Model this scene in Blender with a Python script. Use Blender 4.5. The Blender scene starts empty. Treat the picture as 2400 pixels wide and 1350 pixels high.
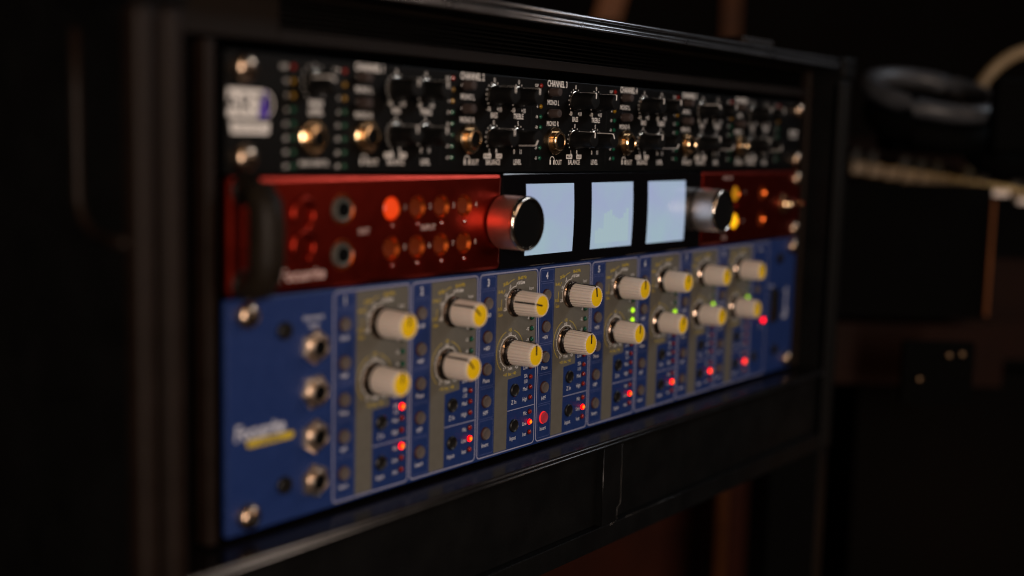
import bpy, bmesh, math, random
from mathutils import Matrix, Vector
random.seed(7)
S = bpy.context.scene
COL = S.collection
Z0 = 0.95                      # height of the top edge of the uppermost unit above the floor
def W(u, v, o=0.0):            # millimetres across, down, and out of the front panels -> metres
    return Vector((u/1000.0, -o/1000.0, Z0 - v/1000.0))

# ------------------------------------------------------------------ camera
cam = bpy.data.objects.new('camera', bpy.data.cameras.new('camera'))
COL.objects.link(cam); S.camera = cam
MR = ((0.61005397, -0.02434703, -0.79198571), (-0.08105533, 0.99236671, -0.09294272), (0.78820313, 0.12089474, 0.6034238))
def uvw(a): return Vector((a[0], a[2], -a[1]))
rgt, dwn, fwd = uvw(MR[0]), uvw(MR[1]), uvw(MR[2])
rot = Matrix((rgt, -dwn, -fwd)).transposed().to_4x4()
cam.matrix_world = Matrix.Translation(W(-279.285, 29.502, 342.905)) @ rot
cam.data.lens = 42.52; cam.data.sensor_width = 36
cam.data.clip_start = 0.01; cam.data.clip_end = 50
cam.data.dof.use_dof = True
cam.data.dof.focus_distance = 0.590
cam.data.dof.aperture_fstop = 2.7
# ------------------------------------------------------------------ world, light, exposure
wd = bpy.data.worlds.new('World'); S.world = wd; wd.use_nodes = True
wd.node_tree.nodes['Background'].inputs[0].default_value = (0.9, 0.62, 0.5, 1)
wd.node_tree.nodes['Background'].inputs[1].default_value = 0.006
S.view_settings.view_transform = 'Standard'; S.view_settings.look = 'None'
S.view_settings.exposure = 0; S.view_settings.gamma = 1
S.render.engine = 'CYCLES'
S.cycles.use_denoising = True
S.cycles.max_bounces = 6
S.cycles.pixel_filter_type = 'BLACKMAN_HARRIS'; S.cycles.filter_width = 1.1
S.cycles.sample_clamp_indirect = 4
def area(name, loc, target, sx, sy, power, color):
    l = bpy.data.lights.new(name, 'AREA'); l.shape = 'RECTANGLE'; l.size = sx; l.size_y = sy
    l.energy = power; l.color = color
    o = bpy.data.objects.new(name, l); COL.objects.link(o)
    o.location = loc
    o.rotation_euler = (Vector(target) - Vector(loc)).to_track_quat('-Z', 'Y').to_euler()
    return o
CEN = W(200, 90, 0)
area('warm_key_lamp', (-0.70, -1.03, 1.00), CEN, 0.16, 0.55, 9.8, (1.0, 0.80, 0.66))
area('cool_window_light', (1.12, -0.80, 1.56), W(120, 0, 0), 0.55, 0.16, 2.8, (0.82, 0.90, 1.0))
area('warm_front_lamp', (0.72, -1.00, 1.12), W(60, 60, 0), 0.22, 0.30, 0.75, (1.0, 0.70, 0.50))
area('small_amber_lamp', (-0.55, -0.75, 1.62), CEN, 0.10, 0.10, 0.7, (1.0, 0.60, 0.30))
sl = bpy.data.lights.new('background_amber_lamp', 'SPOT'); sl.energy = 1.6; sl.color = (1.0, 0.70, 0.28); sl.spot_size = math.radians(58); sl.spot_blend = 0.8; sl.shadow_soft_size = 0.02  # unseen spot added to brighten the row of keys
so = bpy.data.objects.new('background_amber_lamp', sl); COL.objects.link(so); so.location = (0.82, -0.12, 1.08)
so.rotation_euler = (Vector((0.765, -0.045, 0.885)) - so.location).to_track_quat('-Z', 'Y').to_euler()
area('background_low_lamp', (0.62, -0.16, 0.62), (0.772, 0.196, 0.50), 0.06, 0.06, 0.07, (1.0, 0.42, 0.16))  # unseen light added under the case to brighten the stand post

# ------------------------------------------------------------------ materials
def mat(name, col, rough=0.5, metal=0.0, spec=0.5, emit=None, estr=0.0, noise=None, bump=None, coat=0.0, trans=0.0):
    m = bpy.data.materials.new(name); m.use_nodes = True
    nt = m.node_tree; b = nt.nodes['Principled BSDF']
    b.inputs['Base Color'].default_value = (*col, 1)
    b.inputs['Roughness'].default_value = rough
    b.inputs['Metallic'].default_value = metal
    b.inputs['Specular IOR Level'].default_value = spec
    b.inputs['Coat Weight'].default_value = coat
    b.inputs['Coat Roughness'].default_value = 0.15
    if trans: b.inputs['Subsurface Weight'].default_value = trans; b.inputs['Subsurface Scale'].default_value = 0.002
    if emit:
        b.inputs['Emission Color'].default_value = (*emit, 1); b.inputs['Emission Strength'].default_value = estr
    tc = nt.nodes.new('ShaderNodeTexCoord')
    if noise:   # (scale, amount): colour and gloss vary a little, as dust and handling leave them
        n = nt.nodes.new('ShaderNodeTexNoise'); n.inputs['Scale'].default_value = noise[0]; n.inputs['Detail'].default_value = 6
        nt.links.new(tc.outputs['Object'], n.inputs['Vector'])
        mx = nt.nodes.new('ShaderNodeMix'); mx.data_type = 'RGBA'; mx.blend_type = 'MULTIPLY'
        mx.inputs[0].default_value = noise[1]
        mx.inputs[6].default_value = (*col, 1)
        cr = nt.nodes.new('ShaderNodeValToRGB'); cr.color_ramp.elements[0].position = 0.3; cr.color_ramp.elements[1].position = 0.7
        cr.color_ramp.elements[0].color = (0.35, 0.35, 0.35, 1)
        nt.links.new(n.outputs['Fac'], cr.inputs[0]); nt.links.new(cr.outputs[0], mx.inputs[7])
        nt.links.new(mx.outputs[2], b.inputs['Base Color'])
        mr = nt.nodes.new('ShaderNodeMapRange'); mr.inputs['To Min'].default_value = rough*0.8; mr.inputs['To Max'].default_value = min(1, rough*1.25)
        nt.links.new(n.outputs['Fac'], mr.inputs['Value']); nt.links.new(mr.outputs[0], b.inputs['Roughness'])
    if bump:    # (scale, strength)
        n2 = nt.nodes.new('ShaderNodeTexNoise'); n2.inputs['Scale'].default_value = bump[0]; n2.inputs['Detail'].default_value = 4
        nt.links.new(tc.outputs['Object'], n2.inputs['Vector'])
        bp = nt.nodes.new('ShaderNodeBump'); bp.inputs['Strength'].default_value = bump[1]; bp.inputs['Distance'].default_value = 0.0004
        nt.links.new(n2.outputs['Fac'], bp.inputs['Height']); nt.links.new(bp.outputs[0], b.inputs['Normal'])
    return m
M = {}
M['case']   = mat('black_laminate', (0.004, 0.004, 0.004), 0.55, spec=.12, noise=(60, .5), bump=(900, .3))
M['trim']   = mat('dark_metal_trim', (0.50, 0.50, 0.52), 0.28, metal=1.0, noise=(40, .15))
M['posttrim'] = mat('brown_black_trim', (0.011, 0.0055, 0.0033), 0.5, noise=(80, .4), spec=.22)
M['ledgetrim'] = mat('scuffed_edge_metal', (0.15, 0.15, 0.155), 0.34, metal=1.0, noise=(50, .3))
M['bracket'] = mat('black_corner_steel', (0.003, 0.003, 0.003), 0.55, spec=.12)
M['handle'] = mat('worn_black_handle', (0.016, 0.011, 0.007), 0.5, spec=.15, noise=(90, .7))
M['upright'] = mat('dim_brown_wood', (0.075, 0.026, 0.009), 0.6, spec=.1, noise=(30, .5))
M['browntrim'] = mat('brown_black_panel', (0.007, 0.0038, 0.0022), 0.55, noise=(30, .4), spec=.18)
M['ledge']  = mat('worn_dark_shelf', (0.006, 0.0045, 0.004), 0.22, spec=.20, noise=(70, .5), bump=(500, .12))
M['blackpanel'] = mat('black_powder_panel', (0.0022, 0.0022, 0.0022), 0.42, spec=.14, noise=(200, .4), bump=(2500, .15))
M['glass']  = mat('black_display_glass', (0.003, 0.003, 0.004), 0.07, spec=.6, coat=.3)
M['blue']   = mat('blue_painted_panel', (0.012, 0.034, 0.150), 0.45, spec=.4, noise=(300, .18), bump=(3000, .10))
M['grey']   = mat('grey_printed_field', (0.135, 0.128, 0.108), 0.5, spec=.4, noise=(300, .15), bump=(3000, .10))
M['lilac']  = mat('pale_lilac_print', (0.36, 0.37, 0.52), 0.5)
M['thinline'] = mat('faint_line_print', (0.10, 0.13, 0.32), 0.5)
M['white']  = mat('white_print', (0.92, 0.89, 0.86), 0.5)
M['bluewhite'] = mat('white_print_blue_panel', (0.62, 0.64, 0.74), 0.5)
M['yprint'] = mat('yellow_print', (0.62, 0.46, 0.03), 0.5)
M['purple'] = mat('purple_print', (0.10, 0.05, 0.48), 0.5)
M['dark']   = mat('black_print', (0.008, 0.008, 0.008), 0.5)
M['red']    = mat('red_anodised_panel', (0.28, 0.020, 0.010), 0.30, metal=0.97, noise=(150, .08), bump=(2500, .03))
M['reddish'] = mat('red_machined_dish', (0.50, 0.045, 0.012), 0.30, metal=0.7)
M['redprint'] = mat('pink_white_print', (0.75, 0.50, 0.46), 0.5)
M['cream']  = mat('cream_knob_plastic', (0.74, 0.65, 0.57), 0.42, spec=.45, noise=(400, .10), trans=.1)
M['yellow'] = mat('yellow_knob_cap', (0.98, 0.64, 0.0015), 0.45, noise=(500, .10))
M['chrome'] = mat('polished_nickel', (0.80, 0.70, 0.60), 0.14, metal=1)
M['steel']  = mat('brushed_aluminium', (0.90, 0.80, 0.75), 0.45, metal=1, bump=(1500, .2))
M['rose'] = mat('rose_aluminium', (0.95, 0.52, 0.42), 0.42, metal=1, bump=(1500, .2))  # red panel's reflection put into the metal colour of the first knob
M['brass']  = mat('golden_jack_metal', (0.72, 0.52, 0.32), 0.20, metal=1)
M['greymetal'] = mat('grey_socket_metal', (0.14, 0.145, 0.13), 0.45, metal=.5)
M['washer'] = mat('dull_knob_washer', (0.36, 0.27, 0.21), 0.2, metal=1)
M['stud'] = mat('dull_bronze', (0.22, 0.14, 0.08), 0.4, metal=1)
M['jackring'] = mat('nickel_jack_ring', (0.88, 0.74, 0.62), 0.30, metal=1)
M['screw']  = mat('screw_metal', (0.60, 0.44, 0.32), 0.24, metal=1)
M['blackplastic'] = mat('black_plastic', (0.010, 0.009, 0.008), 0.38, spec=.45, noise=(400, .3))
M['blackgloss'] = mat('black_socket_metal', (0.015, 0.011, 0.010), 0.25, metal=.3)
M['hole']   = mat('socket_black', (0.001, 0.001, 0.001), 0.8, spec=.1)
M['greybtn'] = mat('smoky_grey_button', (0.120, 0.100, 0.092), 0.40, noise=(500, .2))
M['ampknob'] = mat('matt_black_knob', (0.0035, 0.0035, 0.0035), 0.45, spec=.22)
M['dishwall'] = mat('orange_machined_recess', (0.62, 0.12, 0.022), 0.30, metal=0.95)
M['brownbtn'] = mat('dark_brown_button', (0.045, 0.030, 0.026), 0.55, noise=(500, .3))
M['btnside'] = mat('dark_red_button_skirt', (0.050, 0.014, 0.012), 0.4)
M['ledred_off'] = mat('unlit_red_led', (0.24, 0.012, 0.008), 0.12, coat=.5)
M['ledgreen_off'] = mat('unlit_green_led', (0.006, 0.090, 0.048), 0.12, coat=.5)
M['ledyellow_off'] = mat('unlit_amber_led', (0.28, 0.15, 0.008), 0.15, coat=.4)
M['ledred_on'] = mat('lit_red_led', (0.1, 0.002, 0.002), 0.3, emit=(1.0, 0.0006, 0.0014), estr=5.0, spec=.1)
M['ledcore_on'] = mat('lit_red_led_core', (0.1, 0.03, 0.002), 0.3, emit=(1.0, 0.27, 0.010), estr=1.2, spec=.05)
M['ledgreen_on'] = mat('lit_green_led', (0.3, 0.5, 0.02), 0.3, emit=(0.42, 0.86, 0.010), estr=1.3)
M['redbtn_on'] = mat('lit_red_button', (0.35, 0.03, 0.04), 0.35, emit=(0.62, 0.035, 0.07), estr=0.15)
M['redside_on'] = mat('lit_red_button_skirt', (0.3, 0.01, 0.01), 0.35, emit=(1.0, 0.02, 0.02), estr=0.8)
M['orangebtn_on'] = mat('lit_orange_button', (0.5, 0.05, 0.01), 0.35, emit=(1.0, 0.055, 0.002), estr=0.55)
M['orangebtn'] = mat('dim_orange_button', (0.16, 0.022, 0.002), 0.5, spec=.15, noise=(300, .3))
M['amber_on'] = mat('lit_amber_button', (0.7, 0.4, 0.02), 0.35, emit=(1.0, 0.50, 0.004), estr=1.05)
M['amber_dim'] = mat('dim_amber_button', (0.45, 0.2, 0.01), 0.35, emit=(1.0, 0.42, 0.004), estr=0.20)
M['bgblack'] = mat('matt_black_board', (0.0012, 0.0012, 0.0012), 0.8, spec=.05)
M['wood']   = mat('red_brown_wood', (0.040, 0.009, 0.0035), 0.6, spec=.08, noise=(25, .6))
M['darkwood'] = mat('dark_brown_board', (0.014, 0.005, 0.003), 0.6, spec=.08, noise=(25, .6))
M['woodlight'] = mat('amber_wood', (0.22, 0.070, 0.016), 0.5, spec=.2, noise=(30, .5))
M['ivory']  = mat('ivory_key', (0.26, 0.17, 0.085), 0.35, noise=(60, .3))
M['tan']    = mat('tan_leather', (0.30, 0.22, 0.125), 0.42, noise=(120, .4))
M['pad']    = mat('black_glossy_leather', (0.055, 0.058, 0.066), 0.42, spec=.4, noise=(90, .4))
M['wall']   = mat('dark_studio_wall', (0.012, 0.008, 0.006), 0.9, noise=(4, .6))
M['floor']  = mat('dark_floor', (0.028, 0.014, 0.009), 0.6, noise=(6, .6))
def screen_mat():
    m = bpy.data.materials.new('lit_display'); m.use_nodes = True; nt = m.node_tree
    b = nt.nodes['Principled BSDF']; b.inputs['Base Color'].default_value = (0.02, 0.02, 0.02, 1); b.inputs['Roughness'].default_value = 0.15
    tc = nt.nodes.new('ShaderNodeTexCoord'); n = nt.nodes.new('ShaderNodeTexNoise'); n.inputs['Scale'].default_value = 34; n.inputs['Detail'].default_value = 3
    cr = nt.nodes.new('ShaderNodeValToRGB'); e = cr.color_ramp.elements
    e[0].position = .30; e[0].color = (0.32, 0.36, 0.55, 1); e[1].position = .70; e[1].color = (0.32, 0.44, 0.50, 1)
    nt.links.new(tc.outputs['Object'], n.inputs['Vector']); nt.links.new(n.outputs['Fac'], cr.inputs[0])
    nt.links.new(cr.outputs[0], b.inputs['Emission Color']); b.inputs['Emission Strength'].default_value = 1.0
    return m
M['screen'] = screen_mat()
M['bars'] = mat('pale_green_meter_bars', (0.02, 0.02, 0.02), 0.2, emit=(0.345, 0.46, 0.50), estr=1.0)

# ------------------------------------------------------------------ object helpers
ORG = {}
def tag(o, label=None, cat=None, group=None, kind=None):
    if label: o['label'] = label
    if cat: o['category'] = cat
    if group: o['group'] = group
    if kind: o['kind'] = kind
    return o
def link(name, data, parent=None, at=Vector((0, 0, 0)), ry=0.0):
    o = bpy.data.objects.new(name, data); COL.objects.link(o)
    if parent:
        o.parent = parent; o.location = at - ORG[parent.name]
    else: o.location = at
    o.rotation_euler = (0, ry, 0)
    ORG[o.name] = Vector(at)
    return o
def thing(name, at, label, cat, group=None):
    o = link(name, None, None, at); tag(o, label, cat, group); o.empty_display_size = 0.02
    return o
class MB:
    """collects shapes in (u, v, out) millimetres; build() links them as one mesh object"""
    def __init__(s): s.v = []; s.f = []; s.sm = []
    def add(s, vs, fs, smooth=False):
        n = len(s.v); s.v += vs; s.f += [tuple(i + n for i in f) for f in fs]; s.sm += [smooth]*len(fs)
    def box(s, u0, u1, v0, v1, o0, o1, ch=0.0):
        bm = bmesh.new(); bmesh.ops.create_cube(bm, size=1)
        for q in bm.verts: q.co = Vector(((u0+u1)/2 + q.co.x*(u1-u0), (v0+v1)/2 + q.co.y*(v1-v0), (o0+o1)/2 + q.co.z*(o1-o0)))
        if ch: bmesh.ops.bevel(bm, geom=bm.edges[:], offset=ch, segments=2, affect='EDGES', profile=0.5)
        bm.verts.index_update()
        s.add([tuple(q.co) for q in bm.verts], [tuple(q.index for q in f.verts)[::-1] for f in bm.faces]); bm.free(); return s
    def poly(s, pts, o): s.add([(u, v, o) for u, v in pts], [tuple(range(len(pts)))]); return s
    def prism(s, pts, o0, o1):
        n = len(pts); s.add([(u, v, o0) for u, v in pts] + [(u, v, o1) for u, v in pts],
              [tuple(range(n, 2*n)), tuple(range(n))[::-1]] + [(i, (i+1) % n, n+(i+1) % n, n+i) for i in range(n)]); return s
    def ring(s, outer, inner, o):
        n = len(outer); s.add([(u, v, o) for u, v in outer + inner], [(i, (i+1) % n, n+(i+1) % n, n+i) for i in range(n)]); return s
    def tube(s, path, r, seg=10, closed=False):
        P = [Vector(p) for p in path]; n = len(P); vs = []
        for i, p in enumerate(P):
            a = P[(i-1) % n] if (closed or i) else P[0]; b = P[(i+1) % n] if (closed or i < n-1) else P[-1]
            t = (b-a).normalized(); x = t.cross(Vector((0.13, 0.21, 0.97))).normalized(); y = t.cross(x)
            rr = r[i] if isinstance(r, (list, tuple)) else r
            for k in range(seg):
                an = 2*math.pi*k/seg; vs.append(tuple(p + x*math.cos(an)*rr + y*math.sin(an)*rr))
        fs = [(i*seg+k, i*seg+(k+1) % seg, ((i+1) % n)*seg+(k+1) % seg, ((i+1) % n)*seg+k) for i in range(n if closed else n-1) for k in range(seg)]
        if not closed: fs += [tuple(range(seg))[::-1], tuple(range((n-1)*seg, n*seg))]
        s.add(vs, fs, True); return s
    def arc(s, cu, cv, r, a0, a1, w, o, n=28):     # flat printed arc, degrees clockwise from 12 o'clock
        A = [math.radians(a0 + (a1-a0)*i/n) for i in range(n+1)]
        vs = [(cu + (r+w/2)*math.sin(a), cv - (r+w/2)*math.cos(a), o) for a in A] + [(cu + (r-w/2)*math.sin(a), cv - (r-w/2)*math.cos(a), o) for a in A]
        s.add(vs, [(i, i+1, n+2+i, n+1+i) for i in range(n)]); return s
    def ticks(s, cu, cv, r0, r1, angs, w, o):
        for d in angs:
            a = math.radians(d); x, y = math.sin(a), -math.cos(a); px, py = -y*w/2, x*w/2
            s.poly([(cu+x*r0+px, cv+y*r0+py), (cu+x*r1+px, cv+y*r1+py), (cu+x*r1-px, cv+y*r1-py), (cu+x*r0-px, cv+y*r0-py)], o)
        return s
    def disc(s, cu, cv, r, o, n=10): return s.poly([(cu + r*math.sin(2*math.pi*i/n), cv - r*math.cos(2*math.pi*i/n)) for i in range(n)], o)
    def text(s, t, u, v, cap, o, xs=.82, al='c', bold=0.0, shear=0.0, rot=0.0):
        vs, fs, x0, x1 = glyphs(t, bold, shear)
        k = cap; w = (x1-x0)*k*xs
        du = {'c': -w/2, 'l': 0, 'r': -w}[al]; ca, sa = math.cos(math.radians(rot)), math.sin(math.radians(rot))
        out = []
        for x, y in vs:
            a = (x-x0)*k*xs + du; b = (0.5-y)*k
            out.append((u + a*ca - b*sa, v + a*sa + b*ca, o))
        s.add(out, fs); return s
    def build(s, name, m, parent=None, at=None):
        co = [W(*p) for p in s.v]
        if at is None:
            lo = Vector([min(c[i] for c in co) for i in range(3)]); hi = Vector([max(c[i] for c in co) for i in range(3)]); at = (lo+hi)/2
        me = bpy.data.meshes.new(name); me.from_pydata([c-at for c in co], [], s.f)
        me.polygons.foreach_set('use_smooth', s.sm); me.materials.append(M[m] if isinstance(m, str) else m); me.update()
        return link(name, me, parent, at)
_G = {}
def glyphs(t, bold, shear):
    key = (t, bold, shear)
    if key in _G: return _G[key]
    def conv(txt):
        c = bpy.data.curves.new('t', 'FONT'); c.body = txt; c.size = 1; c.fill_mode = 'FRONT'; c.resolution_u = 2; c.offset = bold; c.shear = shear
        ob = bpy.data.objects.new('t', c); COL.objects.link(ob); dg = bpy.context.evaluated_depsgraph_get()
        me = bpy.data.meshes.new_from_object(ob.evaluated_get(dg)); bpy.data.objects.remove(ob); bpy.data.curves.remove(c)
        r = [tuple(v.co) for v in me.vertices], [tuple(p.vertices) for p in me.polygons]; bpy.data.meshes.remove(me); return r
    if 'cap' not in _G: _G['cap'] = None; _G['cap'] = max(y for x, y, z in conv('H')[0])
    V, F = conv(t); h = _G['cap']
    V = [(x/h, y/h) for x, y, z in V]; xs = [x for x, y in V]
    _G[key] = (V, F, min(xs), max(xs)); return _G[key]
def rrect(u0, u1, v0, v1, r, n=5):
    P = []
    for cu, cv, a0 in ((u1-r, v0+r, 0), (u1-r, v1-r, 90), (u0+r, v1-r, 180), (u0+r, v0+r, 270)):
        for i in range(n+1):
            a = math.radians(a0 + 90*i/n); P.append((cu + r*math.sin(a), cv - r*math.cos(a)))
    return P
def lathe(name, prof, m, seg=32, flute=0.0, nfl=0, smooth=True, hexa=False):
    """surface of revolution about the outward axis; prof = [(radius, out)] in mm, centred on its own origin"""
    vs, fs, sm = [], [], []
    for r, o in prof:
        for k in range(seg):
            a = 2*math.pi*k/seg; rr = r
            if flute and r > 4: rr = r - flute*(0.5+0.5*math.cos(a*nfl))
            if hexa: rr = r*math.cos(math.pi/6)/math.cos((a % (math.pi/3)) - math.pi/6)
            vs.append((rr*math.cos(a)/1000, -o/1000, rr*math.sin(a)/1000))
    n = len(prof)
    for i in range(n-1):
        for k in range(seg):
            fs.append((i*seg+k, i*seg+(k+1) % seg, (i+1)*seg+(k+1) % seg, (i+1)*seg+k)); sm.append(smooth)
    fs.append(tuple(range((n-1)*seg, n*seg))); sm.append(False)
    me = bpy.data.meshes.new(name); me.from_pydata(vs, [], fs); me.polygons.foreach_set('use_smooth', sm)
    me.materials.append(M[m]); me.update()
    bm = bmesh.new(); bm.from_mesh(me); bmesh.ops.recalc_face_normals(bm, faces=bm.faces[:])
    for e in bm.edges:
        if len(e.link_faces) == 2 and e.calc_face_angle(0) > 0.6: e.smooth = False
    bm.to_mesh(me); bm.free()
    return me
def localbox(name, x0, x1, z0, z1, o0, o1, m):
    me = bpy.data.meshes.new(name); v = [(x/1000, -o/1000, z/1000) for o in (o0, o1) for z in (z0, z1) for x in (x0, x1)]
    me.from_pydata(v, [], [(0, 2, 3, 1), (4, 5, 7, 6), (0, 1, 5, 4), (2, 6, 7, 3), (0, 4, 6, 2), (1, 3, 7, 5)]); me.materials.append(M[m]); me.update(); return me

# shared part shapes
G = {}
G['knob'] = lathe('knob', [(5.95, 3.2), (6.0, 3.7), (5.92, 6), (5.62, 14.6), (5.4, 15.4), (5.0, 15.8), (4.75, 15.6), (4.7, 15.2)], 'cream', 144, .30, 24)
G['knobcap'] = lathe('cap', [(4.72, 15.0), (4.66, 15.6), (3.5, 15.75), (1.5, 15.8), (.01, 15.8)], 'yellow', 40)
G['skirt'] = lathe('knob_skirt', [(6.15, 0.3), (6.15, 2.4), (5.5, 3.3), (1, 3.3)], 'blackgloss', 40)
G['washer'] = lathe('washer', [(6.9, 0), (6.9, .8), (6.5, 1.35), (6.16, 1.4), (6.1, .4)], 'washer', 48)
G['ptr_side'] = localbox('pointer', -.42, .42, 4.75, 5.98, 3.9, 15.3, 'dark')
G['ptr_cap'] = localbox('pointer', -.42, .42, .2, 4.9, 15.5, 16.0, 'dark')
G['bknob'] = lathe('knob', [(4.5, .5), (4.5, 1.4), (4.1, 2.0), (3.95, 6), (3.78, 11.3), (3.4, 12), (.01, 12.1)], 'ampknob', 64, .18, 16)
G['bptr_side'] = localbox('pointer', -.30, .30, 3.0, 3.86, 2.6, 11.5, 'white')
for q in G['bptr_side'].vertices:
    if q.co.z > .0035 and -q.co.y < .005: q.co.z = .00406
G['bptr_cap'] = localbox('pointer', -.30, .30, 1.0, 3.7, 11.5, 12.25, 'white')
G['wring'] = lathe('base_ring', [(4.75, 0), (4.75, .35), (4.55, .45), (4.4, .45)], 'chrome', 40)
G['led3'] = {}
for k in ('ledred_off', 'ledgreen_off', 'ledred_on', 'ledgreen_on'):
    x = 1.2 if '_on' in k else 1.0; G['led3'][k] = lathe('led', [(1.12*x, 0), (1.12*x, .45), (.95*x, .95), (.75*x, 1.15), (.01, 1.4)], k, 16)
G['ledcore'] = lathe('led_core', [(.92, 1.10), (.75, 1.46), (.01, 1.6)], 'ledcore_on', 12)
for k in ('ledred_off', 'ledgreen_off', 'ledyellow_off', 'ledgreen_on'):
    G['s'+k] = lathe('led', [(1.05, 0), (1.05, .4), (.6, .85), (.01, .95)], k, 14)
G['bezel'] = lathe('led_bezel', [(1.4, 0), (1.38, .22), (1.14, .24)], 'blackplastic', 16)
G['btn'] = lathe('button', [(2.75, 0), (2.75, 1.0), (2.62, 1.28), (2.4, 1.36), (2.15, 1.22), (.01, 1.2)], 'greybtn', 28)
G['btnskirt'] = lathe('button_skirt', [(3.1, 0), (3.1, .25), (2.9, .6), (2.76, .6)], 'btnside', 28)
G['btnon'] = lathe('button', [(2.75, 0), (2.75, 1.0), (2.62, 1.28), (2.4, 1.36), (2.15, 1.22), (.01, 1.2)], 'redbtn_on', 28)
G['btnonskirt'] = lathe('button_skirt', [(3.1, 0), (3.1, .25), (2.9, .6), (2.76, .6)], 'redside_on', 28)
G['blackbtn'] = lathe('button', [(3.2, 0), (3.15, .7), (2.8, 1.0), (2.5, .7), (1.6, .5), (.01, .45)], 'blackplastic', 28)
G['pushbtn'] = lathe('button', [(2.05, 0), (2.05, 5.2), (1.8, 5.6), (.01, 5.65)], 'brownbtn', 24)
G['pushring'] = lathe('button_collar', [(2.7, 0), (2.7, .5), (2.5, .7), (2.2, .7)], 'blackgloss', 24)
G['nut'] = lathe('jack_nut', [(6.6, 0), (6.6, 1.5), (6.1, 1.9), (4.6, 1.9)], 'brass', 48)
G['nuthex'] = lathe('jack_nut', [(7.2, 0), (7.1, 1.4), (6.3, 2.3), (4.6, 2.5)], 'jackring', 48, hexa=True, smooth=False)
G['barrel'] = lathe('jack_barrel', [(4.6, 1.0), (4.6, 4.0), (4.2, 4.5), (3.5, 4.6), (3.2, 4.2), (3.15, 1.2), (3.15, .6)], 'brass', 40)
G['barrel2'] = lathe('jack_barrel', [(4.6, 1.0), (4.6, 3.6), (4.2, 4.1), (3.5, 4.2), (3.2, 3.8), (3.15, 1.2), (3.15, .6)], 'jackring', 40)
G['jackhole'] = lathe('jack_socket', [(3.14, .6), (3.14, 3.4), (.01, 3.4)], 'hole', 24)
G['bolt'] = lathe('rack_screw', [(5.0, 0), (5.0, 1.2), (4.4, 2.6), (3.0, 3.5), (1.2, 3.9), (.01, 3.95)], 'screw', 36)
G['boltslot'] = localbox('screw_slot', -.45, .45, -2.2, 2.2, 3.5, 4.0, 'hole')
G['socket'] = lathe('panel_screw', [(3.4, 0), (3.4, 1.6), (3.1, 1.9), (1.8, 1.9), (1.7, 1.0), (.01, 1.0)], 'blackplastic', 28)

def rbox(name, c, L, H, D, m, parent=None, yaw=-52.3, ch=0.0, label=None):
    """box standing in the room: centre c (metres), length, height, depth, turned about the vertical"""
    bm = bmesh.new(); bmesh.ops.create_cube(bm, size=1)
    for q in bm.verts: q.co = Vector((q.co.x*L, q.co.y*D, q.co.z*H))
    if ch: bmesh.ops.bevel(bm, geom=bm.edges[:], offset=ch, segments=3, affect='EDGES', profile=0.5)
    me = bpy.data.meshes.new(name); bm.to_mesh(me); bm.free(); me.materials.append(M[m])
    o = bpy.data.objects.new(name, me); COL.objects.link(o); ORG[o.name] = Vector(c)
    if parent: o.parent = parent; o.location = Vector(c) - ORG[parent.name]
    else: o.location = Vector(c)
    o.rotation_euler = (0, 0, math.radians(yaw))
    if label: o['label'] = label
    return o

# ================================================================== SETTING
gz = 0.0
def sheet(name, x0, x1, y0, y1, z, m):
    me = bpy.data.meshes.new(name); me.from_pydata([(x0, y0, z), (x1, y0, z), (x1, y1, z), (x0, y1, z)], [], [(0, 1, 2, 3)])
    me.materials.append(M[m]); return tag(link(name, me), kind='structure')
sheet('floor', -3.5, 5.5, -4.5, 4.5, 0.0, 'floor')
me = bpy.data.meshes.new('wall')
me.from_pydata([(1.4, 4.5, 0), (5.2, -2.0, 0), (5.2, -2.0, 3), (1.4, 4.5, 3)], [], [(0, 1, 2, 3)]); me.materials.append(M['wall']); tag(link('wall', me), kind='structure')
me = bpy.data.meshes.new('back_wall')
me.from_pydata([(-3.5, 3.2, 0), (2.2, 3.2, 0), (2.2, 3.2, 3), (-3.5, 3.2, 3)], [], [(0, 1, 2, 3)]); me.materials.append(M['wall']); tag(link('back_wall', me), kind='structure')

# ================================================================== RACK CASE
case = thing('rack_case', W(232, 950, -150), 'black equipment rack case with grooved metal edging that holds the three stacked units', 'rack case')
MB().box(-50, -33, -22, 236, -380, 18, .6).build('side_board', 'case', case)
MB().box(498, 513, -22, 236, -380, 18, .6).build('side_board', 'case', case)
MB().box(-50, 513, -29.5, -23, -380, 17.5, .6).build('top_board', 'case', case)
MB().box(-32.8, 497.8, 179.6, 183.2, -300, 17.5, .4).build('shelf', 'ledge', case)
MB().box(-32.8, 24.8, -22.6, -4.2, -4, 0.4, .5).build('blank_panel', 'browntrim', case)
b = MB(); b.box(25.0, 497.8, -22.6, -20.6, -4, 0.4, .3); b.box(25.0, 497.8, -9.0, -4.2, -4, 0.4, .3); b.build('vent_frame', 'browntrim', case)
for i in range(6): MB().box(25.0, 497.6, -20.3+1.9*i, -19.6+1.9*i, -9, -3, .1).build('vent_louvre', 'blackpanel', case)
MB().box(-32.8, 497.8, -22.8, 179.4, -42, -40).build('back_panel', 'bgblack', case)
b = MB()
for v, r in ((-28.3, 1.1), (-25.3, .85), (-23.7, .7)): b.tube([(-45, v, 17.8), (514, v, 17.8)], r, 12)
b.build('edge_trim', 'trim', case)
b = MB()
for v, r in ((180.5, .55), (182.4, .6)): b.tube([(-40, v, 17.7), (500, v, 17.7)], r, 12)
b.build('edge_trim', 'ledgetrim', case)
for u0, u1 in ((-51.2, -42.6), (-40.6, -32.2)):
    MB().box(u0, u1, -10, 236, 12, 20.5, 2.6).build('edge_trim', 'posttrim', case)
for u0, u1 in ((498, 505), (507, 514)):
    MB().box(u0, u1, -16, 236, 12, 20.0, 2.4).build('edge_trim', 'bracket', case)
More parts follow.
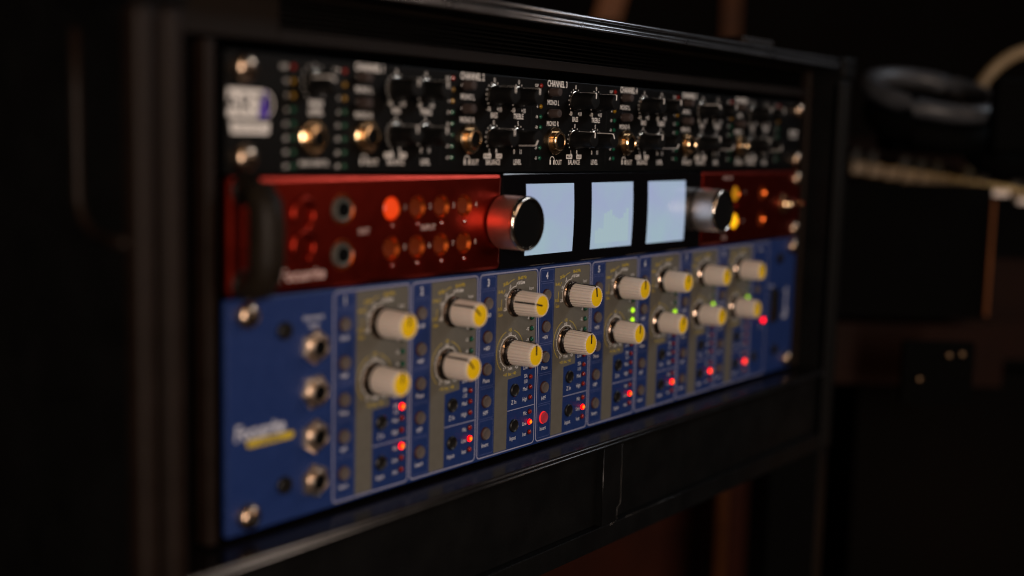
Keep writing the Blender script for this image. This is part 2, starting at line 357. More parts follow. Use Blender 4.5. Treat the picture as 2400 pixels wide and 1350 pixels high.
MB().box(-53, -31, -31, -10.5, -20, 21.5, 2.0).build('corner_bracket', 'bracket', case)
MB().box(497, 516, -31, -16.5, -20, 21.5, 2.0).build('corner_bracket', 'bracket', case)
MB().box(-9.6, -5.2, -3, 178, -6, 1.2, .8).build('rack_rail', 'posttrim', case)
MB().box(488, 492.5, -22, 178, -6, 1.2, .8).build('rack_rail', 'posttrim', case)
MB().tube([(-52, -3, -10.5), (-52, 20, -10.5), (-52, 52, -10.5), (-52, 58, -8), (-52, 62.5, -2), (-52, 64.5, 8), (-52, 64.8, 16)], 1.9, 10).build('side_rail', 'posttrim', case)
for u0, u1 in ((-50, -33), (498, 513)):
    for o0, o1 in ((-18, 18), (-380, -344)): MB().box(u0, u1, 236.3, 949.5, o0, o1, .8).build('leg', 'bracket', case)
MB().box(-32.8, 497.8, 229, 235.5, -380, -2).build('bottom_board', 'case', case)
# apron below the shelf: rails round two sunken panels
MB().box(-32.6, 497.6, 224.6, 235.6, 0, 17.4, .35).build('bottom_rail', 'case', case)
MB().prism([(226.4, 183.4), (243.4, 183.4), (243.4, 215.6), (240.2, 218.2), (240.2, 224.4), (226.4, 224.4)], 2, 17.2).build('stile', 'case', case)
MB().box(-32.4, 226.1, 183.4, 224.3, 4, 13.5, .4).build('sunken_panel', 'case', case)
MB().box(243.7, 497.4, 183.4, 224.3, 4, 13.5, .4).build('sunken_panel', 'case', case)
# thin metal lines put in for the light caught along the panel edges
b = MB()
b.tube([(226.2, 184, 17.3), (226.2, 224.5, 17.3)], .16, 6); b.tube([(-32, 224.5, 17.3), (226.2, 224.5, 17.3)], .16, 6)
b.tube([(243.5, 184, 17.3), (243.5, 215.6, 17.3), (240.3, 218.2, 17.3), (240.3, 224.4, 17.3), (234, 225.2, 17.4)], .12, 6)
b.tube([(249, 224.5, 17.3), (360, 224.5, 17.3)], .13, 6)
b.build('worn_edge', 'ledgetrim', case)

def bolt(parent, u, v, rot=0.0):
    o = link('rack_screw', G['bolt'], parent, W(u, v, 0.1), rot); link('screw_slot', G['boltslot'], o, W(u, v, 0.1)); return o

# ================================================================== UNIT 1: HEADPHONE AMPLIFIER
amp = thing('headphone_amplifier', W(241, 44, -20), 'black single height rack unit with six headphone channels, the topmost of the stack', 'rack unit')
MB().box(0, 482.6, .3, 44.0, -3, 0, .35).build('front_panel', 'blackpanel', amp)
MB().box(18, 464, .8, 43.6, -36, -3.2).build('chassis', 'bgblack', amp)
H = 0.07
for u, v in ((8.3, 5.9), (8.3, 38.0), (473.5, 5.4), (473.5, 37.2)): bolt(amp, u, v, random.uniform(-1, 1))
# maker's badge
b = MB(); b.poly([(1.0, 13.4), (17.6, 13.4), (15.0, 23.6), (1.0, 23.6)], H); b.poly([(2.0, 25.2), (20.4, 25.2), (19.8, 29.4), (2.6, 29.4)], H)
b.arc(17.2, 18.6, 4.9, 15, 165, .6, H); b.build('badge', 'white', amp)
MB().poly([(17.7, 13.8), (18.8, 13.8), (19.7, 23.4), (14.6, 23.4)], H*1.3).build('badge_wedge', 'purple', amp)
b = MB(); b.text('ART', 8.9, 18.5, 6.6, H*1.6, 1.05, bold=.01); b.text('HEADAMP 6', 11.4, 27.3, 2.2, H*1.6, .9); b.build('badge_lettering', 'dark', amp)
def led_small(u, v, k): link('led', G['s'+k], amp, W(u, v, .05))
mk = ['ledred_off', 'ledyellow_off', 'ledyellow_off'] + ['ledgreen_off']*5
mt = ['CLIP', '+3', '0', '-6', '-12', '-20', '-24', '-30']
b = MB()
for uu in (30.6, 57.2):
    for i in range(8):
        led_small(uu+1.0, 4.3 + 5.25*i, mk[i]); b.text(mt[i], uu-1.6, 4.3 + 5.25*i, 1.55, H, .8, 'r', bold=.008)
b.text('MAIN', 43.2, 17.2, 2.2, H, .9, bold=.03); b.text('LEVEL', 43.2, 20.4, 2.2, H, .9, bold=.03); b.text('MAIN INPUTS', 42.4, 39.9, 2.0, H, .85, bold=.008)
for d in range(-140, 141, 28):
    a = math.radians(d); b.disc(42.6+6.6*math.sin(a), 9.4-6.6*math.cos(a), .33, H)
b.build('printed_legend', 'white', amp)
def black_knob(u, v, ang):
    k = link('knob', G['bknob'], amp, W(u, v, 0), math.radians(ang))
    for g in ('bptr_side', 'bptr_cap'):
        p = bpy.data.objects.new('pointer', G[g]); COL.objects.link(p); p.parent = k
    r = bpy.data.objects.new('base_ring', G['wring']); COL.objects.link(r); r.parent = k
    return k
def jack(parent, u, v, hexa=False):
    n = link('jack_socket', G['nuthex' if hexa else 'nut'], parent, W(u, v, 0), random.uniform(0, 1))
    for nm, g in (('jack_barrel', 'barrel2' if hexa else 'barrel'), ('socket_hole', 'jackhole')):
        p = bpy.data.objects.new(nm, G[g]); COL.objects.link(p); p.parent = n
    return n
black_knob(42.6, 9.4, -62)
jack(amp, 41.2, 30.2)
def phones_icon(b, u, v, o):
    b.arc(u, v, 1.75, -95, 95, .36, o, 16); b.box(u-2.0, u-1.0, v-.1, v+2.1, o-.02, o+.02, 0); b.box(u+1.0, u+2.0, v-.1, v+2.1, o-.02, o+.02, 0)
lev = [(-45, 0, 0), (-30, 0, 0), (0, -12, 0), (12, 0, 0), (-35, 0, 0), (20, 0, 0)]
PTR = {0: (10, 5, -2, 4), 1: (4, 2, 2, -148), 2: (4, 4, 4, -26), 3: (8, 5, 6, -148), 4: (-40, 10, 8, -147), 5: (8, 6, 2, -146)}
for c in range(6):
    U = 71.7 + 64.3*c + 0.1
    b = MB()
    b.text('CHANNEL %d' % (c+1), U+.3, 1.9 if c else 2.1, 2.95, H, .72, bold=.02)
    b.text('MONO L', U-2.7, 10.9, 2.35, H, .72, bold=.010); b.text('MONO R', U-2.7, 20.9, 2.35, H, .72, bold=.010)
    phones_icon(b, U-2.5, 38.4, H); b.text('OUT', U+2.9, 39.4, 2.4, H, .76, bold=.010)
    for ku, kv, top, lo, hi, nm in ((15.9, 9.4, '0', '-10', '+10', 'BASS'), (34.0, 9.4, '0', '-10', '+10', 'TREBLE'), (15.9, 28.3, '0', 'L', 'R', 'BALANCE'), (34.0, 28.3, '5', '0', '11', 'LEVEL')):
        for d in [-132, -110, -88, -66, -44, -22, 22, 44, 66, 88, 110, 132]:
            a = math.radians(d); b.disc(U+ku+5.7*math.sin(a), kv-5.7*math.cos(a), .32, H)
        b.text(top, U+ku, kv-6.7, 2.0, H, .74, bold=.012)
        b.text(lo, U+ku-(3.9 if kv < 20 else 2.5), kv+6.2, 2.0, H, .74, bold=.012); b.text(hi, U+ku+(3.9 if kv < 20 else 2.5), kv+6.2, 2.0, H, .74, bold=.012)
        b.text(nm, U+ku+.2, kv+(8.9 if kv < 20 else 11.0), 2.4, H, .68, bold=.010)
    b.poly([(U+9.2, 35.6), (U+14.4, 35.6), (U+14.4, 37.7), (U+9.2, 37.7)], H); b.poly([(U+18.0, 35.6), (U+22.4, 35.6), (U+22.4, 37.7), (U+18.0, 37.7)], H)
    lt = ['CLIP', '-3', '-6', '-18', '-24', '-30', '-39', '-51']
    for i in range(8): b.text(lt[i], U+49.2, 3.4+4.86*i, 1.35, H, .72, 'r', bold=.01)
    b.build('printed_legend', 'white', amp)
    b = MB(); b.text('MAIN', U+11.8, 36.65, 1.35, H*1.6, .8, bold=.015); b.text('AUX', U+20.2, 36.65, 1.35, H*1.6, .8, bold=.015); b.build('boxed_legend', 'dark', amp)
    MB().box(U+43.9, U+44.05, 13, 41, 0, .06).build('divider_line', 'blackplastic', amp)
    for i in range(8): led_small(U+51.2, 3.4+4.86*i, mk[i])
    for j, (ku, kv) in enumerate(((15.9, 9.4), (34.0, 9.4), (15.9, 28.3), (34.0, 28.3))): black_knob(U+ku, kv, PTR[c][j])
    jack(amp, U-1.7, 29.2)
    for kv in (6.0, 16.1):
        r = link('button', G['pushbtn'], amp, W(U-5.1, kv, 0)); q = bpy.data.objects.new('button_collar', G['pushring']); COL.objects.link(q); q.parent = r
b = MB(); b.text('HEADAMP', 468.6, 19.6, 2.0, H, .9, bold=.03); b.text('SIX CHANNEL', 468.6, 22.6, 1.6, H, .8, bold=.008)
b.build('model_lettering', 'white', amp)

# ================================================================== UNIT 2: RED UNIT WITH THREE DISPLAYS
HOLES = [(u, v, 5.0) for u in (84.6, 100.2, 115.7, 131.1, 388.5, 424.8) for v in (58.4, 74.9)] + [(56.6, 58.0, 6.3), (56.6, 75.8, 6.3)]
def drill(o, holes, depth=2.2):
    bm = bmesh.new()
    for u, v, r in holes:
        c = W(u, v, 1.2 - depth/2 + 1.0) - ORG[o.name]
        g = bmesh.ops.create_cone(bm, cap_ends=True, segments=40, radius1=(r*1.02)/1000, radius2=(r*.98)/1000, depth=(depth+2)/1000,
                                  matrix=Matrix.Translation(c) @ Matrix.Rotation(math.radians(-90), 4, 'X'))
    me = bpy.data.meshes.new('cut'); bm.to_mesh(me); bm.free()
    co = bpy.data.objects.new('cut', me); COL.objects.link(co); co.location = ORG[o.name]
    bpy.context.view_layer.update()
    md = o.modifiers.new('holes', 'BOOLEAN'); md.operation = 'DIFFERENCE'; md.object = co; md.solver = 'EXACT'
    dg = bpy.context.evaluated_depsgraph_get(); nm = bpy.data.meshes.new_from_object(o.evaluated_get(dg))
    o.modifiers.remove(md); o.data = nm; bpy.data.objects.remove(co)
red = thing('audio_interface', W(241, 89, -20), 'red rack unit with three glowing pale displays and two large metal knobs', 'rack unit')
for u0, u1 in ((0, 158.0), (345.6, 482.6)):
    fp = MB().box(u0, u1, 44.6, 88.6, -3, 1.2, 1.9).build('front_panel', 'red', red)
    drill(fp, [h for h in HOLES if u0 < h[0] < u1])
MB().box(18, 464, 45.2, 88.2, -36, -3.2).build('chassis', 'bgblack', red)
MB().box(158.1, 345.5, 44.6, 88.6, -3, 1.5, .5).build('display_glass', 'glass', red)
bow = [(0, 0), (.25, .6), (.5, .85), (.75, .6), (1, 0)]
SCR = ((175.5, 214.9, 0.4), (230.7, 269.9, .2), (285.2, 325.8, 0))
for n, (u0, u1, x) in enumerate(SCR):
    v0, v1 = 49.5, 83.3
    pts = [(u1 + d, v0 + t*(v1-v0)) for t, d in bow] + [(u0 + d, v0 + t*(v1-v0)) for t, d in bow[::-1]]
    s = MB().poly(pts, 1.60).build('screen', 'screen', red)
    if n == 1:
        b = MB(); hs = [8, 9.5, 9, 18.5, 19.5, 20.5, 17, 15.5, 14.5, 15, 18, 21]; u = 235.0
        for i, h in enumerate(hs): b.poly([(u+i*2.65, 80.6-h*.82), (u+i*2.65+2.35, 80.6-h*.82), (u+i*2.65+2.35, 80.6), (u+i*2.65, 80.6)], 1.63)
        b.build('meter_bars', 'bars', s)
# big knobs
G['bigknob'] = lathe('big_knob', [(11.9, .1), (12.3, .6), (12.4, 1.6), (12.25, 13.0)], 'steel', 96)
G['bigrim'] = lathe('knob_rim', [(12.25, 12.9), (12.45, 13.4), (12.45, 14.0), (12.3, 14.6), (12.0, 15.05), (11.6, 15.3), (11.1, 15.4), (10.95, 15.3), (10.9, 14.2)], 'chrome', 96)
G['bigface'] = lathe('knob_face', [(10.85, 14.1), (10.8, 14.4), (.01, 14.5)], 'hole', 64)
redreflectk = G['bigknob'].copy(); redreflectk.materials[0] = M['rose']
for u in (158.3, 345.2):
    k = link('big_knob', G['bigknob'] if u > 200 else redreflectk, red, W(u, 66.6, 1.5))
    for nm, g in (('knob_rim', 'bigrim'), ('knob_face', 'bigface')):
        p = bpy.data.objects.new(nm, G[g]); COL.objects.link(p); p.parent = k
# buttons: recessed dish with round key
G['dish'] = lathe('button_dish', [(5.05, -.02), (4.98, .0), (3.65, -1.85), (3.4, -1.9), (.01, -1.9)], 'dishwall', 40)
PF = [(3.6, -1.9), (3.6, -1.3), (3.4, -1.1), (3.0, -1.15), (1.5, -1.3), (.01, -1.35)]
PR = [(4.35, -1.2), (4.35, -.3), (4.0, .0), (.01, .1)]
for k in ('orangebtn', 'orangebtn_on', 'amber_on', 'amber_dim'): G[k] = lathe('button', PF if k == 'orangebtn' else PR, k, 32)
def rbtn(u, v, k, lab=None):
    d = link('button_dish', G['dish'], red, W(u, v, 1.2)); o = bpy.data.objects.new('button', G[k]); COL.objects.link(o); o.parent = d
    if lab: d['label'] = lab
    return o
b = MB(); HR = 1.27
for i, u in enumerate((84.6, 100.2, 115.7, 131.1)):
    rbtn(u, 58.4, 'orangebtn_on' if i == 0 else 'orangebtn', 'glowing orange red button' if i == 0 else None)
    rbtn(u, 74.9, 'orangebtn')
    link('led', G['sledred_off'], red, W(u+.4, 65.4, 1.2)); link('led', G['sledred_off'], red, W(u+.6, 81.8, 1.2))
    b.text(str(i+1), u+8.0, 58.0, 2.2, HR, .9, bold=.008); b.text(str(i+5), u+8.0, 74.6, 2.2, HR, .9, bold=.008)
b.text('Focusrite', 24.6, 81.9, 4.6, HR, .92, 'l', bold=.018, shear=.12)
b.text('INST', 68.6, 66.9, 2.3, HR, .9, bold=.008); b.text('1', 62.6, 57.9, 2.0, HR, .8); b.text('2', 62.4, 75.4, 2.0, HR, .8)
b.text('INPUT', 107.4, 67.0, 2.4, HR, .95, bold=.008)
b.text('MONITOR', 377.5, 48.6, 2.2, HR, .8); b.text('LEVEL', 376, 84.4, 2.2, HR, .8)
b.text('A', 401, 57.4, 2.0, HR, .8); b.text('B', 400, 75.2, 2.0, HR, .8); b.text('USB', 476.5, 66.6, 2.2, HR, .9)
b.build('printed_legend', 'redprint', red)
for v in (58.0, 75.8):
    d = link('button_dish', G['dish'], red, W(56.6, v, 1.2)); d.scale = (1.22, 1, 1.22); d.name = 'socket_dish'
    s = link('instrument_socket', lathe('instrument_socket', [(4.7, -.8), (4.7, 1.4), (4.3, 2.0), (3.2, 1.8), (2.9, .8)], 'greymetal', 36) if v < 60 else bpy.data.meshes['instrument_socket'], red, W(56.6, v, 0))
    p = bpy.data.objects.new('socket_hole', G['jackhole']); COL.objects.link(p); p.parent = s; p.scale = (.95, .7, .95)
# raised figure of two stacked hooks
G['hook'] = None
b = MB()
for cv in (59.0, 71.2):
    P = []
    for i in range(21):
        a = math.radians(-125 + 285*i/20); P.append((36.0 + 5.2*math.sin(a), cv - 5.6*math.cos(a), 1.2))
    b.tube(P, 1.5, 10)
b.build('raised_emblem', 'red', red)
rbtn(388.5, 58.2, 'amber_dim', 'dimly lit amber button'); rbtn(388.5, 74.9, 'amber_on', 'brightly lit amber button')
rbtn(424.8, 58.2, 'orangebtn'); rbtn(424.8, 74.9, 'orangebtn')
link('led', G['sledred_off'], red, W(389.5, 65.4, 1.2))
j = jack(red, 455.5, 66.2, False); j.scale = (1.0, 1.2, 1.0)
p = link('power_toggle', lathe('power_toggle', [(3.0, 0), (3.0, 2), (1.6, 2.5), (1.5, 9), (1.9, 10), (.01, 10.4)], 'chrome', 24), red, W(467.5, 66.0, 1.2))
for v in (50.2, 83.2): bolt(red, 475.6, v, .4)
# rack handle
hd = MB().tube([(6.8, 49.4, 1), (6.8, 49.5, 6), (6.8, 50.8, 10.6), (6.8, 54.6, 13.2), (6.8, 60, 13.8), (6.8, 66.6, 14), (6.8, 73.5, 13.8), (6.8, 79, 13.2), (6.8, 82.6, 10.6), (6.8, 84.0, 6), (6.8, 84.1, 1)], [5.4, 5.6, 6.0, 6.4, 6.6, 6.6, 6.6, 6.4, 6.0, 5.6, 5.4], 24).build('rack_handle', 'handle', red)
for v in (48.6, 85.0): link('handle_foot', lathe('handle_foot', [(5.6, 0), (5.6, 1.6), (4.6, 2.2)], 'blackplastic', 28), hd, W(6.8, 49.6 if v < 60 else 83.9, 1.2))

# ================================================================== UNIT 3: BLUE PREAMPLIFIER
blu = thing('microphone_preamplifier', W(241, 178, -20), 'blue double height rack unit with cream knobs with yellow tops, lowest of the stack', 'rack unit')
MB().box(0, 482.6, 89.2, 177.6, -3, 0, .7).build('front_panel', 'blue', blu)
MB().box(18, 464, 89.8, 177.2, -36, -3.2).build('chassis', 'bgblack', blu)
for u, v in ((9.3, 95.4), (9.6, 171.2), (475.4, 95.0), (474.6, 171.0)): bolt(blu, u, v, random.uniform(-1, 1))
for u, v in ((27.2, 102.9), (27.2, 162.9), (457.0, 102.0), (455.2, 162.4)): link('panel_screw', G['socket'], blu, W(u, v, 0))
for v in (110.8, 128.7, 146.4, 164.4): jack(blu, 43.0, v, True)
L0, L1, L2, L3 = .05, .09, .13, .17
C0, P_ = 52.6, 45.69
def channel(c):
    U = C0 + P_*c
    MB().ring(rrect(U+.55, U+45.2, 90.3, 176.4, 2.2), rrect(U+1.08, U+44.67, 90.83, 175.87, 1.7), L0).build('channel_outline', 'lilac', blu)
    g = [(U+13.2, 91.2), (U+43.0, 91.2), (U+44.2, 92.4), (U+44.2, 134.4), (U+33.2, 134.4), (U+33.2, 141.2), (U+23.0, 141.8), (U+23.0, 175.5), (U+13.2, 175.5)]
    MB().poly(g, L0).build('grey_field', 'grey', blu)
    b = MB()
    for v0, v1 in ((91.6, 97.2), (98.0, 127.6), (128.4, 142.6), (143.4, 157.8), (158.6, 174.8)):
        b.ring(rrect(U+1.9, U+12.4, v0, v1, .6, 2), rrect(U+2.08, U+12.22, v0+.18, v1-.18, .5, 2), L1)
    b.build('box_outlines', 'thinline', blu)
    MB().poly([(U+23.2, 156.9), (U+44.3, 156.9), (U+44.3, 157.25), (U+23.2, 157.25)], L1).build('divider_line', 'lilac', blu)
    b = MB()
    b.text(str(c+1), U+6.9, 94.3, 3.3, L1, .75, bold=.035)
    for t, v in (('30-60', 109.4), ('+48V', 124.8), ('Phase', 139.9), ('HPF', 155.1), ('Insert', 170.3)): b.text(t, U+6.7, v, 1.95, L1, .78, bold=.010)
    b.text('Z In', U+28.1, 153.4, 2.0, L1, .82, bold=.010); b.text('Input', U+28.0, 170.9, 2.0, L1, .82, bold=.010)
    for t, v in (('Low', 137.7), ('ISA', 141.9), ('110', 144.6), ('Med', 148.2), ('High', 153.2), ('Mic', 160.3), ('Line', 165.4), ('Inst', 170.6)): b.text(t, U+38.6, v, 1.85, L1, .76, 'r', bold=.010)
    b.build('printed_legend', 'bluewhite', blu)
    gu, gv, tu, tv = U+28.0, 105.3, U+24.2, 128.5
    b = MB()
    b.arc(gu, gv, 7.75, -112, 2, .28, L1); b.ticks(gu, gv, 7.6, 8.9, (-112, -75, -37, 0), .28, L1)
    b.text('-20', U+19.3, 107.8, 1.55, L1, .75, 'c', bold=.008); b.text('-10', U+19.9, 101.2, 1.55, L1, .75, 'c', bold=.008); b.text('0', U+23.3, 97.4, 1.6, L1, .75, bold=.008)
    b.text('+10 Line', U+31.4, 96.1, 1.6, L1, .78, bold=.02, rot=-2); b.text('Input', U+40.0, 99.4, 1.5, L1, .78)
    b.arc(tu, tv, 7.75, -158, 60, .28, L1); b.ticks(tu, tv, 7.6, 8.6, (-158, -120, -80, -40, 28, 60), .28, L1)
    b.text('+10', U+23.9, 120.0, 1.5, L1, .72, bold=.008); b.text('0', U+19.6, 136.3, 1.6, L1, .75, bold=.008); b.text('Trim', U+24.4, 136.5, 1.6, L1, .8, bold=.008); b.text('+20', U+29.6, 136.4, 1.6, L1, .75, bold=.008)
    for t, v in (('0', 103.0), ('-4', 108.3), ('-8', 113.7), ('-12', 119.0), ('-18', 124.3)): b.text(t, U+38.7, v, 1.45, L1, .75, 'r', bold=.010)
    b.build('scale_legend', 'white', blu)
    b = MB()
    b.arc(gu, gv, 11.2, -96, -78, .26, L1); b.arc(gu, gv, 11.0, -64, -52, .26, L1); b.arc(gu, gv, 11.2, -38, -8, .26, L1)
    b.text('Gain', U+16.2, 110.2, 1.6, L1, .78, bold=.008); b.text('0-30', U+15.9, 107.4, 1.6, L1, .76, bold=.008); b.text('10-40', U+15.9, 99.4, 1.5, L1, .72, bold=.008)
    b.text('20-50', U+19.6, 95.9, 1.5, L1, .74, bold=.02, rot=-12); b.text('30-60 Mic', U+32.4, 93.8, 1.5, L1, .78, bold=.02, rot=-3)
    b.arc(tu, tv, 10.3, -140, -18, .26, L1, 36); b.arc(tu, tv, 10.3, 16, 68, .26, L1)
    b.text('+25', tu-.2, 118.0, 1.5, L1, .75, bold=.008); b.text('+10  Insc  +40', U+24.4, 139.2, 1.55, L1, .74, bold=.008)
    b.build('yellow_legend', 'yprint', blu)
    for i, v in enumerate((103.9, 119.5, 134.6, 149.7, 164.9)):
        on = (c == 3 and i == 4)
        o = link('button', G['btnon' if on else 'btn'], blu, W(U+6.6, v, .05))
        q = bpy.data.objects.new('button_skirt', G['btnonskirt' if on else 'btnskirt']); COL.objects.link(q); q.parent = o
        if on: o['label'] = 'lit red insert button of the fourth channel'
    for v in (147.6, 164.9): link('button', G['blackbtn'], blu, W(U+28.3, v, .05))
    GR = {4: (3, 4), 5: (4,), 6: (4,), 7: (4,)}; RD = {0: (1, 4)}
    def led(v, k, lab=None):
        o = link('led', G['led3'][k], blu, W(U+40.7, v, .06)); q = bpy.data.objects.new('led_bezel', G['bezel']); COL.objects.link(q); q.parent = o
        if k == 'ledred_on': q = bpy.data.objects.new('led_core', G['ledcore']); COL.objects.link(q); q.parent = o
        if lab: o['label'] = lab
    for i, v in enumerate((103.0, 108.3, 113.7, 119.0, 124.3)): led(v, 'ledgreen_on' if i in GR.get(c, ()) else 'ledgreen_off', 'glowing green led' if i in GR.get(c, ()) else None)
    for i, v in enumerate((137.7, 142.7, 147.7, 152.8, 159.9, 165.0, 170.1)): led(v, 'ledred_on' if i in RD.get(c, (5,)) else 'ledred_off', 'glowing red led' if i in RD.get(c, (5,)) else None)
    ang = {0: (2, 4), 1: (-48, -42), 2: (-78, 0), 3: (-8, 2), 4: (0, 4), 5: (2, 12), 6: (12, 16), 7: (10, 0)}[c]
    for (ku, kv), an in zip(((U+27.7, 105.3), (U+23.9, 128.4)), ang):
        k = link('knob', G['knob'], blu, W(ku, kv, 0), math.radians(an))
        for nm, g in (('knob_cap', 'knobcap'), ('knob_skirt', 'skirt'), ('washer', 'washer'), ('pointer', 'ptr_side'), ('pointer', 'ptr_cap')):
            p = bpy.data.objects.new(nm, G[g]); COL.objects.link(p); p.parent = k
for c in range(8): channel(c)
# maker's mark and end section
b = MB(); b.text('Focusrite', 3.8, 139.0, 5.6, L0, .80, 'l', bold=.03, shear=.12)
b.build('maker_lettering', 'bluewhite', blu)
b = MB(); b.text('Instrument', 42.6, 99.2, 2.1, L0, .80, bold=.008); b.text('Inputs', 42.8, 102.2, 2.0, L0, .8, bold=.008)
b.build('socket_lettering', 'bluewhite', blu)
b = MB(); b.text('Clock', 429.0, 94.6, 2.0, L0, .85, bold=.01); b.text('Power', 447.5, 119.6, 2.0, L0, .85, bold=.01); b.text('Lock', 433, 145.0, 1.7, L0, .8)
b.build('printed_legend', 'bluewhite', blu)
b = MB(); b.arc(468.6, 127.6, 3.0, -30, 190, 1.1, L0); b.arc(469.0, 139.0, 3.4, 20, 260, 1.2, L0); b.poly([(470.5, 122), (472, 122), (469.6, 142), (468.1, 142)], L0)
b.build('emblem', 'bluewhite', blu)
b = MB(); b.prism(rrect(9.2, 32.6, 142.2, 145.2, 1.4), 0.01, L0); b.build('yellow_bar', 'yprint', blu)
MB().text('ISA 828 Mk II', 20.9, 143.7, 1.5, L1, .9, bold=.01).build('bar_lettering', 'blue', blu)
MB().ring(rrect(418.6, 441.0, 90.3, 176.4, 2.2), rrect(419.05, 440.55, 90.75, 175.95, 1.8), L0).build('channel_outline', 'lilac', blu)
MB().box(447.0, 456.0, 121.5, 144, 0, 1.2, .5).build('switch_frame', 'blackplastic', blu)
MB().prism([(448.3, 123), (454.8, 123), (454.8, 142.6), (448.3, 142.6)], 1.0, 2.6).build('rocker_switch', 'blackplastic', blu)
o = link('led', G['led3']['ledred_on'], blu, W(436.9, 141.0, .06)); o['label'] = 'glowing red power led'
link('button', G['blackbtn'], blu, W(425.9, 163.5, .05)); 
for v in (104, 112, 120): link('button', G['btn'], blu, W(426, v, .05))

# ================================================================== BACKGROUND
def P(u, v, w): return Vector((u/1000, w/1000, Z0 - v/1000))
R_ = Vector((.611, -.792, 0)); F_ = Vector((.792, .611, 0))
# small dark box on top of the case
tb = thing('small_black_box', W(405, -29.6, -10), 'small flat black box lying on the far end of the rack case', 'box')
MB().box(388, 430, -36.5, -29.7, -70, 2, 1.4).build('box_body', 'posttrim', tb)
MB().box(392, 426, -34.6, -31.6, 2, 2.8, .3).build('front_plate', 'blackplastic', tb)
# keyboard instrument beyond the rack
kb = thing('keyboard', P(745, 950, -20), 'dark keyboard instrument with a row of ivory keys lit amber beyond the rack', 'keyboard')
A, B = P(690, 44, 50), P(782, 66, -72)
n = 11; d = (B - A)
yawk = math.degrees(math.atan2(d.y, d.x)); step = d/n; kw = step.length
nrm = Vector((-d.y, d.x, 0)).normalized()
for i in range(n):
    c = A + step*(i+.5) + nrm*.045
    k = rbox('key', c, kw*.90, .010, .100, 'ivory', kb, yawk, .0012)
    if i % 7 not in (2, 6):
        rbox('black_key', A + step*(i+1) + nrm*.062 + Vector((0, 0, .011)), kw*.48, .011, .062, 'blackplastic', kb, yawk, .001)
rbox('key_bed', A + d*.5 + nrm*.05 + Vector((0, 0, -.035)), .17, .052, .13, 'bgblack', kb, yawk)
rbox('fall_board', A + d*.5 + nrm*.13 + Vector((0, 0, .016)), .17, .04, .02, 'darkwood', kb, yawk)
# dark cabinet in front of it
cb = thing('equipment_cabinet', P(668, 950, 0), 'tall black cabinet standing behind the far end of the rack with an amber lit edge', 'cabinet')
ce = P(664, 125, -15) + F_*.02
rbox('cabinet_body', Vector((ce.x, ce.y, Z0-.108)), .118, .105, .05, 'bgblack', cb)
rbox('cabinet_plinth', Vector((ce.x, ce.y, Z0-.193)) + F_*.02, .17, .05, .05, 'darkwood', cb)
rbox('edge_strip', P(706, 111, -57) - F_*.012, .0022, .092, .01, 'woodlight', cb)
rbox('cabinet_base', P(700, 560, -30) + F_*.06 + R_*.045, .21, .70, .10, 'bgblack', cb)
for i, (u, v, w) in enumerate(((574, 172, -78), (580, 171, -85), (560, 189, -63))):
    o = bpy.data.objects.new('cabinet_stud', lathe('cabinet_stud', [(2.2, -2), (2.2, 1), (1.4, 2.2), (.01, 2.6)], 'stud', 16) if i == 0 else bpy.data.meshes['cabinet_stud'])
    COL.objects.link(o); o.parent = cb; o.location = P(u, v, w) + F_*.001 - ORG[cb.name]; o.rotation_euler = (0, 0, math.radians(-52.3))
rbox('stud_bar', P(574, 186, -72) + F_*.006, .05, .045, .006, 'bgblack', cb)
# pale capped boxes at the frame edge
sp = thing('upright_case', P(775, 950, -70), 'red brown case with a pale metal cap standing under the amber keys', 'case')
rbox('case_front', P(770, 118, -62) + R_*.03, .10, .10, .02, 'darkwood', sp)
rbox('metal_cap', P(752, 62, -42) + F_*-.02, .022, .0045, .006, 'steel', sp); rbox('metal_cap', P(768, 68, -62) + F_*-.02 + R_*.004, .022, .0045, .006, 'steel', sp)
rbox('case_foot', P(755, 182, -60), .09, .032, .02, 'darkwood', sp)
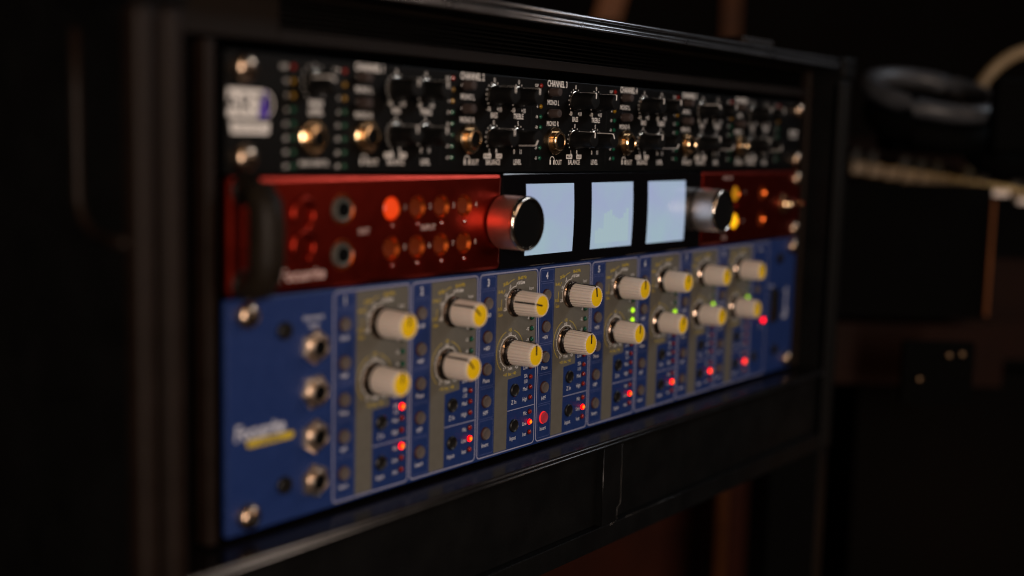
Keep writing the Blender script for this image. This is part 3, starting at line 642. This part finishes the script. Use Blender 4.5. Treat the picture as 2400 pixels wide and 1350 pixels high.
# headphones
hp = thing('headphones', P(640, 60, -50), 'black over-ear headphones with a tan headband, out of focus beyond the rack', 'headphones')
def ring3(c, rx, ry, tilt, r, name, m, a0=0, a1=360, n=40, depth=.6):
    b = bmesh.new(); pts = []
    for i in range(n + (0 if a1-a0 == 360 else 1)):
        a = math.radians(a0 + (a1-a0)*i/n)
        x, z = rx*math.cos(a), ry*math.sin(a)
        t = math.radians(tilt); xx, zz = x*math.cos(t)-z*math.sin(t), x*math.sin(t)+z*math.cos(t)
        pts.append(c + R_*xx + Vector((0, 0, zz)) + F_*(math.sin(a)*rx*depth))
    b.free(); closed = (a1-a0 == 360)
    q = MB(); q.tube([((p.x)*1000, (Z0-p.z)*1000, -p.y*1000) for p in pts], r, 12, closed); return q.build(name, m, hp)
ring3(P(612, -11, -40), .045, .014, -6, 7.0, 'ear_cushion', 'pad', depth=.9)
ring3(P(614, 9, -40), .038, .012, -8, 11, 'ear_cup', 'bgblack', depth=.9)
rbox('cup_shell', P(625, 20, -45), .085, .022, .05, 'bgblack', hp, ch=.008)
rbox('cup_yoke', P(650, 4, -76) - F_*.055, .050, .052, .012, 'bgblack', hp, ch=.004)
ring3(P(690, 8, -94), .050, .056, 0, 5.0, 'headband', 'tan', 60, 185, 24, depth=0)
ring3(P(672, 18, -80), .026, .020, 0, 13, 'ear_cup', 'bgblack', 0, 360, 24, depth=.2)
# wooden uprights above the case
for (u0, u1, w, lean, lab) in ((909, 922, 285, 0, 'straight brown wooden upright beyond the top edge of the rack case'), (838, 856, 385, 14, 'leaning amber wooden upright beyond the top edge of the rack case')):
    t = thing('wooden_upright', P((u0+u1)/2, 950, w), lab, 'upright', 'wooden uprights behind the rack')
    o = rbox('shaft', P((u0+u1)/2, -60 if not lean else -150, w), .021 if not lean else .028, .50 if not lean else .13, .02, 'woodlight' if lean else 'upright', t, ch=.002)
    if lean:
        o.rotation_euler = (0, math.radians(lean), math.radians(-52.3))
        rbox('support', P(833, 420, 388), .018, 1.04, .02, 'bgblack', t)
    else: rbox('support', P(915, 560, 285), .018, .78, .02, 'bgblack', t)
# wooden stand below
ws = thing('wooden_stand', P(740, 950, 260), 'red brown wooden stand with an amber lit post seen below the rack case', 'stand')
rbox('stand_panel', P(690, 470, 300), .26, .36, .02, 'wood', ws)
rbox('stand_post', P(766, 440, 194) - F_*.03 - R_*.004, .010, .36, .014, 'woodlight', ws, ch=.002)
rbox('stand_return', P(783, 440, 186) + F_*.02, .03, .36, .01, 'wood', ws)
st = thing('wooden_stool', P(845, 950, 80), 'low red brown stool seat in the dark beneath the cabinet', 'stool')
rbox('seat', P(845, 452, 85), .11, .03, .08, 'wood', st, ch=.004)
for dx in (-.04, .04):
    for dy in (-.03, .03): rbox('leg', P(845, 700, 85) + R_*dx + F_*dy, .012, .46, .012, 'bgblack', st)
